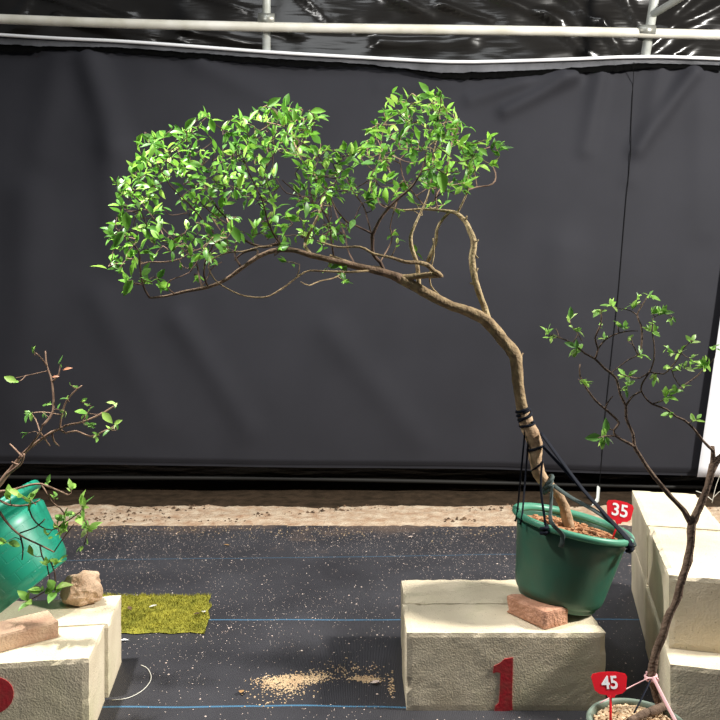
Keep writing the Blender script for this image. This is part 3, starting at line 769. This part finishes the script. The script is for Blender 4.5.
# ---- the sparse plant in the tilted emerald pot
Y2 = 1.945; th2 = R(-39); rb2 = .112
bc2 = Vector(((34-360)*Y2/F,Y2,ZT+.90*rb2*math.sin(-th2)))
mt2 = Matrix.Translation(bc2)@Matrix.Rotation(th2,4,'Y')
pl = thing('potted_plant','sparse twiggy plant in a tilted emerald pot embossed with bricks','potted plant',bc2)
pot_shell(mt2,.146,rb2,.222,.163,'pot_brick',pl,True,neck=.032)
mulch(mt2,.118,.182,'mulch',pl,chips=140)
Q = Plant(pl,Y2)
Q.trace('stem',[(-22,520,4),(-14,503,3.4),(-2,486,2.8),(13,467,2.2),(24,453,1.7),(40,440,1.4),(52,432,1.3),(60,429,1.2)],M['stem'],.0,-.02,8)
BL = [[(6,478,1.5),(16,468,1.5),(22,462,1.3),(24,454,1.1)],[(24,453,1.2),(32,444,1.1),(40,432,.9),(42,426,.7)],
 [(59,430,1.1),(66,425.5,1.0),(82,422,1.0),(98,415.5,.9),(108,410,.8),(117,404,.6)],[(58,431,1.1),(66,433,1.0),(76,431,.9),(91,436.5,.9),(102,432,.8),(111,428,.6),(120,422,.4)],
 [(58,430,1.1),(61,420,1.0),(65,404,.9),(73,393,.8),(82,385.5,.5)],[(52,432,1.2),(53,411,1.1),(52,382,1.0),(47,366,.9),(45.5,351,.7)],[(47,366,.7),(42,359,.6),(36,353,.5)],
 [(52,383,.8),(59,374,.7),(60,364,.5)],[(42,428,.8),(36,420,.6),(31,413,.5)],[(53,411,.7),(42,412,.6),(33,413,.5)],[(50,432,1.0),(54,441,.9),(59,446,.6)],[(52,440,.8),(50,446,.6)],
 [(24,455,1.0),(16,450,.9),(10,444,.7)],[(76,431,.7),(82,422,.6),(87,413,.5)],[(18,465,1.1),(12,462,.8)],[(20,384,.5),(16,378,.4)],
 [(-5,492,1.6),(12,490,1.3),(30,485,1.2),(41,484,1.2),(52,488,1.1),(68,495,.9)],[(42,485,.8),(52,502,.8),(60,508,.7),(66,516,.6)],
 [(-8,496,1.4),(10,505,1.2),(28,505,.9),(40,500,.7)],[(-8,500,1.6),(5,520,1.2),(20,535,1.0),(40,545,.9),(54,552,.8)],[(28,505,.8),(32,517,.8),(40,526,.7),(52,530,.6),(66,522,.6),(80,512,.6)],
 [(20,535,.9),(23,548,.8),(22,560,.6)],[(40,545,.8),(42,556,.8),(47,565,.7)],[(20,533,.8),(36,527,.7),(45,519,.6)],[(54,552,.7),(62,540,.6),(68,532,.6),(74,524,.5)],[(50,560,.8),(55,574,.8),(55,590,.7)],
 [(80,513,.6),(88,528,.6),(84,545,.5)],[(47,565,.7),(50,585,.6),(44,592,.6),(30,600,.5)]]
for b in BL: Q.trace('branch',b,M['bark_dark'] if b[0][1] > 500 else M['stem'],random.uniform(-.06,-.02) if b[0][1] < 480 else -.19,random.uniform(-.09,.03) if b[0][1] < 480 else -.20,6,.1,anchor=b[0][1] < 480)
for x,y,n,L in [(34,351,3,.02),(18,381,2,.024),(58,363,2,.026),(71,385,2,.024),(78,388,1,.02),(67,399,3,.018),(46,405,3,.022),(30,413,5,.026),(60,410,3,.022),(65,413,2,.026),(28,433,2,.018),(87,414,5,.026),(89,405,3,.018),(82,402,2,.018),(88,425,3,.02),(115,403,3,.020),(97,437,5,.022),(110,430,3,.02),(117,423,3,.020),(42,412,2,.02)]:
    p = P(x,y,Y2-.05); d = Q.twig(p,.0012,.0007,.004); Q.cluster(p,d,n,L,.8,None,(.1,.4),.012)
for x,y,n,L in [(48,483,3,.022),(70,487,5,.022),(30,499,5,.03),(20,496,3,.03),(55,497,4,.022),(85,507,5,.034),(75,513,5,.032),(64,521,5,.034),(57,527,5,.03),(66,529,4,.03),(88,529,6,.032),(83,546,3,.02),(58,561,5,.03),(47,562,4,.028),(55,589,5,.038),(48,594,3,.03),(28,601,6,.03),(42,590,4,.028),(4,543,5,.03),(33,555,2,.022),(47,535,3,.022),(10,498,4,.03)]:
    p = P(x,y,Y2-.20); d = Q.twig(p,.0011,.0007,.004); Q.cluster(p,(d+Vector((0,-.2,.5))).normalized(),n,L,.85,.62,(.05,.35),.012)
for x,y,dx,dz,L in ((17,382,-.75,.35,.036),(102,412,.75,-.75,.04),(114,424,.8,.4,.024)):
    b = P(x,y,Y2-.06); leaf(Q.lf,Q.lay,b,Vector((dx,-.1,dz)),Vector((.1,-.9,.4)),L,L*.5,.1,.8); Q.twig(b)
rl = bmesh.new(); rlay = rl.loops.layers.color.new('tint')
for x,y,dx,dz,L in ((63,370,.9,.25,.026),(52,377,.8,.1,.02)):
    leaf(rl,rlay,P(x,y,Y2-.06),Vector((dx,-.1,dz)),Vector((.1,-.6,.7)),L,L*.4,.1,.4)
o = obj('young_leaf',rl,M['leaf_red'],pl); o['label'] = 'rust red young leaves'
Q.finish(M['stem'],M['leaf2'])

# ---- the bare-stemmed plant tagged 45
Y3 = 1.49
c3 = Vector(((637-360)*Y3/F,Y3,0)); 
p45 = thing('potted_plant','slender bare-stemmed plant in a small grey-green pot before the right-hand stack','potted plant',c3)
mt3 = Matrix.Translation(c3)
pot_shell(mt3,.092,.068,.142,.095,'pot_grey',p45,lip=.012)
mulch(mt3,.086,.128,'mulch_pale',p45,chips=420,size=.009)
K = Plant(p45,Y3)
K.trace('trunk',[(668,732,5.5),(663,712,5.0),(656,692,4.4),(652,672,4.3),(656,652,4.0),(663,634,3.9),(668,618,3.7),(676,601,3.8),(681,583,3.9),(688,560,4.0),(691,540,4.1),(692,524,3.9),(699,508,3.6),(705,494,3.4),(710,479,3.3),(713,466,3.5),(721,457,3.0),(738,440,2.6),(760,415,2.0)],M['bark_rust'],.06,.06,10,.3)
K.trace('branch',[(692,526,3.2),(684,511,2.6),(672,498,2.4),(660,484,2.2),(652,474,2.0),(645,464,1.9),(639,454,1.8),(634,446,1.7),(633,434,1.5),(626,418,1.5),(626,406,1.4),(620,394,1.3),(616,378,1.2),(605,369,1.2),(595,359,1.1),(585,353.5,.9),(572,343,.8),(560,338,.6),(549,335,.5)],M['bark_rust'],.06,.02,8,.25)
K.trace('branch',[(713,468,2.8),(713,456,2.3),(712.5,446,1.9)],M['bark_rust'],.06,.06,7,.2)
BK = [[(711,454,1.6),(703,441,1.3),(694,429,1.2),(684,420,1.1),(676,416.5,1.0),(666,409,.9),(652,404,.9),(644,396,.8),(641,389,.8),(643,382,.9),(649.5,372,.9),(654,360,.8),(654,344,.7),(652,330,.6),(653,318,.5)],
 [(634,446,1.5),(626,442,1.4),(616,436,1.3),(614,430,1.1),(619,423,1.3),(612,415,1.2),(605,409,1.2),(595,400,1.1),(587,389,1.0),(580,376,.9),(580,364,.7)],
 [(606,409,.9),(608,402,.8),(613,396,.5)],[(616,436,.9),(606,436,.8),(598,438,.6)],[(614,430,.8),(607,428,.6),(605,421,.5)],
 [(595,359,1.0),(598,349,.9),(595,338,.8),(601,324,.8),(601,310,.5)],[(598,349,.8),(606,339,.8),(619,333,.7),(630,331,.6),(638,331,.4)],[(619,333,.6),(617,322,.5)],[(572,343,.6),(578,334,.5),(570,324,.5),(570,314,.4)],
 [(560,338,.6),(556,329,.5)],[(580,336,.5),(582,341,.4)],[(626,406,1.1),(631,398,1.0),(636,394,.9),(642,391,.9)],[(649.5,372,.8),(640,378,.7),(630,377,.6),(620,374,.5)],
 [(620,366,.5),(628,360,.6),(638,355,.7),(641,348,.9),(642,336,1.0),(641,325,.9),(637,315,.8),(642.5,305,.7),(647,297,.5)],[(637,315,.6),(631,311,.5),(624,309,.4)],
 [(652,405,.8),(664,400,.7),(674,393,.8),(686,384,.8),(697,376,.7),(707,366,.5)],[(654,372,.7),(664,374,.7),(671,367,.7),(677,360,.7),(684,348,.6),(692,340,.4)],[(671,367,.5),(674,377,.5),(680,386,.4)],[(638,355,.6),(633,345,.5),(631,338,.4)]]
for b in BK: K.trace('branch',b,M['bark_rust'],.03,random.uniform(.0,.06),6,.15,anchor=True)
for x,y,n,L in [(548,332,6,.019),(549,338,4,.017),(569,319,3,.018),(577,330,4,.018),(576,350,5,.022),(583,383,7,.020),(600,438,5,.026),(611,305,5,.019),(599,311,5,.018),(600,326,3,.015),(604,338,3,.015),(616,322,3,.015),(625,328,4,.018),(628,338,3,.017),(624,309,2,.015),(634,306,5,.019),(638,297,3,.015),(649,295,5,.020),(662,313,6,.022),(652,312,3,.018),(652,322,3,.019),(671,320,3,.016),(648,331,5,.018),(656,329,4,.016),(641,354,4,.018),(625,376,6,.021),(627,386,6,.020),(656,377,3,.019),(667,348,2,.018),(672,355,3,.016),(691,340,5,.018),(681,350,3,.017),(692,358,4,.017),(669,366,4,.020),(684,368,6,.021),(704,366,8,.023),(706,361,4,.021),(666,396,6,.022),(675,391,4,.02),(683,386,2,.016),(670,414,4,.017),(697,419,5,.018),(690,364,3,.017),(716,345,3,.016)]:
    p = P(x,y,Y3+.03); d = K.twig(p,.0009,.0006,.004); K.cluster(p,(d+Vector((0,0,.3))).normalized(),n+1,L*1.08,.85,.62,(.0,.3),.010)
for x,y,dx,dz,L in ((570,319,.05,1,.026),(576,347,-.9,.35,.026),(576,349,.05,1,.02),(605,434,.05,1,.034),(602,437,-.95,-.05,.036),(605,436,.35,-.9,.022)):
    b = P(x,y,Y3+.02); leaf(K.lf,K.lay,b,Vector((dx,-.1,dz)),Vector((.2,-.9,.4)),L,L*.5,.08,.15)
K.finish(M['bark_rust'],M['leaf2'])
tb = P(651,677,Y3+.055)
def tie3(name, fn, m, lab=None):
    bm = bmesh.new(); fn(bm); o = obj(name,bm,m,p45)
    if lab: o['label'] = lab
tie3('tape_knot',lambda bm: (wrap(bm,tb,P(652,668,Y3)-P(654,686,Y3),.0112,2.2,.010,.0028),wrap(bm,tb+Vector((.004,-.012,0)),Vector((0,1,0)),.005,1.5,.004,.0022)),M['pink'],'pink tape knot')
tie3('strap',lambda bm: ribbon(bm,[P(653,677,Y3+.04),P(664,699,Y3+.0),P(678,726,Y3-.05)],.0037,.3),M['pink'],'pink tape strip')
tie3('strap',lambda bm: ribbon(bm,[P(649,678,Y3+.045),P(634,685,Y3+.05),P(600,703,Y3+.02)],.0012,.7),M['pink'],'thin pink tie')
tie3('strap',lambda bm: ribbon(bm,[P(650,681,Y3+.04),P(644,694,Y3+.01),P(634,713,Y3-.02)],.0026,.5),M['strap'],'dark blue tie')
bm = bmesh.new(); q,r = smooth_path([P(664,706,Y3+.05),P(655,710,Y3+.02),P(642,715,Y3-.005),P(628,722,Y3-.03)],[.0085,.0085,.0075,.005],.012); tube(bm,q,r,9,.3)
obj('root',bm,M['bark_rust'],p45)
number_tag('45',609.5,683,36,21,1.47,R(-1),(609.5,726),'red tag numbered 45 stuck in the small grey-green pot',16.5)

# ------------------------------------------------------------------ things on the ground
# mossy mat
bm = bmesh.new()
q0 = [G(95,597),G(211,597),G(206,634),G(88,634)]
def mpt(u,v):
    a = q0[3].lerp(q0[2],u); b = q0[0].lerp(q0[1],u); p = a.lerp(b,v)
    e = min(u*.36,(1-u)*.36,v*.3,(1-v)*.3)
    k = .010*noise.noise(p*22)*(1 if e < .02 else 0)
    return Vector((p.x+k,p.y+k,.003+.007*min(1,e/.012)+.003*noise.noise(p*30)))
nu,nv = 46,36
vs = [[bm.verts.new(mpt(i/nu,j/nv)) for i in range(nu+1)] for j in range(nv+1)]
for j in range(nv):
    for i in range(nu): bm.faces.new((vs[j][i],vs[j][i+1],vs[j+1][i+1],vs[j+1][i]))
for _ in range(7000):
    p = mpt(random.uniform(.0,1),random.uniform(.0,1)); h = random.uniform(.004,.012); a = random.uniform(0,6.28)
    w = Vector((math.cos(a),math.sin(a),0))*.0014; tip = p+Vector((random.gauss(0,.004),random.gauss(0,.004),h))
    bm.faces.new((bm.verts.new(p-w),bm.verts.new(p+w),bm.verts.new(tip)))
o = solo('moss_mat',bm,M['moss'],(q0[0]+q0[1]+q0[2]+q0[3])*.25,False); tag(o,'yellow-green rectangle of moss lying on the black mat behind the left blocks','moss')

def grains(name, spots, m, label, cat, size):
    bm = bmesh.new()
    for (p,s) in spots:
        a = random.uniform(0,6.28); w = s*random.uniform(.6,1.3)
        top = bm.verts.new(p+Vector((0,0,s*.7)))
        ring = [bm.verts.new(p+Vector((w*math.cos(a+k*1.571),s*math.sin(a+k*1.571),0))) for k in range(4)]
        for k in range(4): bm.faces.new((ring[k],ring[(k+1)%4],top))
    return tag(obj(name,bm,m,None,False),label,cat,None,'stuff')
def blocked(p): return (.09 < p.x < .63 and 1.78 < p.y < 2.22) or (p.x < -.58 and p.y < 2.1) or p.y > 3.48
sp = []
while len(sp) < 15000:
    p = Vector((random.uniform(-2.4,2.2),random.uniform(1.45,3.5),.0012))
    dn = .5+.9*noise.noise(p*1.6)+.35*((p.y-2)/1.4)
    if random.random() > max(.05,dn) or blocked(p): continue
    sp.append((p,random.uniform(.0009,.0016) if random.random() < .93 else random.uniform(.0018,.0036)))
grains('pale_grit',sp,M['grain'],'pale grit sprinkled over the black ground mat','grit',0)
sp = []
for (x0,y0,x1,y1,sx,sy,n) in ((272,682,322,677,14,5,900),(262,686,300,686,10,6,260),(357,679,374,680,7,3,320),(300,690,260,700,16,9,120),(345,668,350,672,25,8,120),(395,675,392,690,4,10,90)):
    for _ in range(n):
        t_ = random.random(); p = G(x0+(x1-x0)*t_+random.gauss(0,sx*.7),max(640,y0+(y1-y0)*t_+random.gauss(0,sy*.55))); p.z = .0012
        if not blocked(p): sp.append((p,random.uniform(.0014,.0034)))
grains('sand_spill',sp,M['sand'],'tan sand spilt on the black mat left of block 1','sand',0)
sp = []
for _ in range(1500):
    x = random.uniform(-2.6,2.4); y = 3.56+.32*random.random()**1.4
    if noise.noise(Vector((x*2.2,y*4,7))) < .02: continue
    p = soil(x,y); sp.append((p+Vector((0,0,.001)),random.uniform(.003,.016)*(1 if random.random()<.3 else .5)))
grains('soil_crumbs',sp,M['debris'],'dark clods and leaf litter along the strip of bare earth','litter',0)
sp = []
for _ in range(1100):
    x = random.uniform(-2.6,2.4); y = 3.42+random.gauss(0,.08)
    if noise.noise(Vector((x*1.7,0,2))) < -.1: continue
    sp.append((Vector((x,min(y,3.52),.001)),random.uniform(.0015,.004)))
grains('dust_grains',sp,M['sand'],'pinkish dust along the back edge of the ground mat','dust',0)

bm = bmesh.new()
tube(bm,*smooth_path([G(x,y,.002) for x,y in ((112,700),(128,698),(143,690),(151,679),(148,669),(141,665))],[.0011]*6,.01),n=6)
o = solo('straw',bm,M['straw'],G(132,685)); tag(o,'thin curled pale straw on the mat beside the left blocks','straw')
bm = bmesh.new(); lay = bm.loops.layers.color.new('tint')
p = G(124,642); leaf(bm,lay,p+Vector((-.012,0,.004)),Vector((1,.4,.1)),Vector((0,0,1)),.026,.012,.2,.5)
o = solo('paper_scrap',bm,M['white'],p); tag(o,'small white scrap on the mat between moss and left blocks','scrap')
for x,y,m_,lab in ((206,611,'straw','pale fallen leaf at the right end of the moss'),(152,607,'straw','tiny pale fallen leaf on the middle of the moss'),(134,610,'debris','dark fallen leaf at the left of the moss'),(196,614,'debris','dark fallen leaf at the right of the moss'),(246,690,'dead','brown fallen leaf left of the spilt sand'),(374,683,'grain','pale chip at the right end of the spilt sand'),(410,537,'grain','pale stone on the mat near the bare earth'),(232,545,'dead','tan fallen leaf on the mat near the bare earth')):
    bm = bmesh.new(); lay = bm.loops.layers.color.new('tint')
    z = .016 if y < 630 and x < 215 and y > 590 else .004
    p = G(x,y,z); a = random.uniform(0,6.28)
    leaf(bm,lay,p+Vector((-.01,0,0)),Vector((math.cos(a),math.sin(a),.05)),Vector((0,0,1)),.026,.015,-.15,.5)
    o = solo('fallen_leaf' if 'leaf' in lab else ('stone_chip'),bm,M[m_],p); tag(o,lab,'leaf' if 'leaf' in lab else 'stone')

# weed at the far side of the stack
w = thing('weed','thin pale weed growing behind the right-hand stack of blocks','weed',P(714,503,3.75))
for b in ([(712,503,.7),(716,486,.6),(722,470,.4)],[(712,500,.6),(704,494,.5),(696,491,.4)],[(713,498,.6),(722,490,.5),(735,488,.3)]):
    bm = bmesh.new(); q,r = smooth_path([P(x,y,3.75) for x,y,_ in b],[k*3.75/F for _,_,k in b],.02); tube(bm,q,r,6,flat=(1,.4)); obj('blade',bm,M['straw'],w)

# ------------------------------------------------------------------ light and camera
def area(name, loc, aim, size, watts, col):
    l = bpy.data.lights.new(name,'AREA'); l.shape = 'DISK'; l.size = size; l.energy = watts; l.color = col
    o = bpy.data.objects.new(name,l); C.objects.link(o); o.location = loc
    o.rotation_euler = (Vector(aim)-Vector(loc)).to_track_quat('-Z','Y').to_euler()
    return o
area('flood_lamp_right',(3.43,1.46,2.95),(0,2.2,.3),.45,205,(1,.97,.91))
area('flood_lamp_left',(-1.15,1.74,2.4),(.1,2.2,.2),.14,54,(1,.98,.95))
area('roof_light',(0,1.8,4.2),(0,2.2,0),2.6,34,(.95,.98,1))
wd = bpy.data.worlds.new('World'); bpy.context.scene.world = wd; wd.use_nodes = True
wd.node_tree.nodes['Background'].inputs[0].default_value = (.80,.88,1,1); wd.node_tree.nodes['Background'].inputs[1].default_value = .06
cam = bpy.data.cameras.new('camera'); co = bpy.data.objects.new('camera',cam); C.objects.link(co)
co.location = (0,0,CH); co.rotation_euler = (R(90),0,0)
cam.sensor_width = 36; cam.lens = F/720*36; cam.shift_y = (HZ-360)/720; cam.clip_start = .05
sc = bpy.context.scene; sc.camera = co
sc.view_settings.view_transform = 'Standard'; sc.view_settings.look = 'None'
sc.view_settings.exposure = .7; sc.view_settings.gamma = 1; sc.view_settings.use_curve_mapping = False
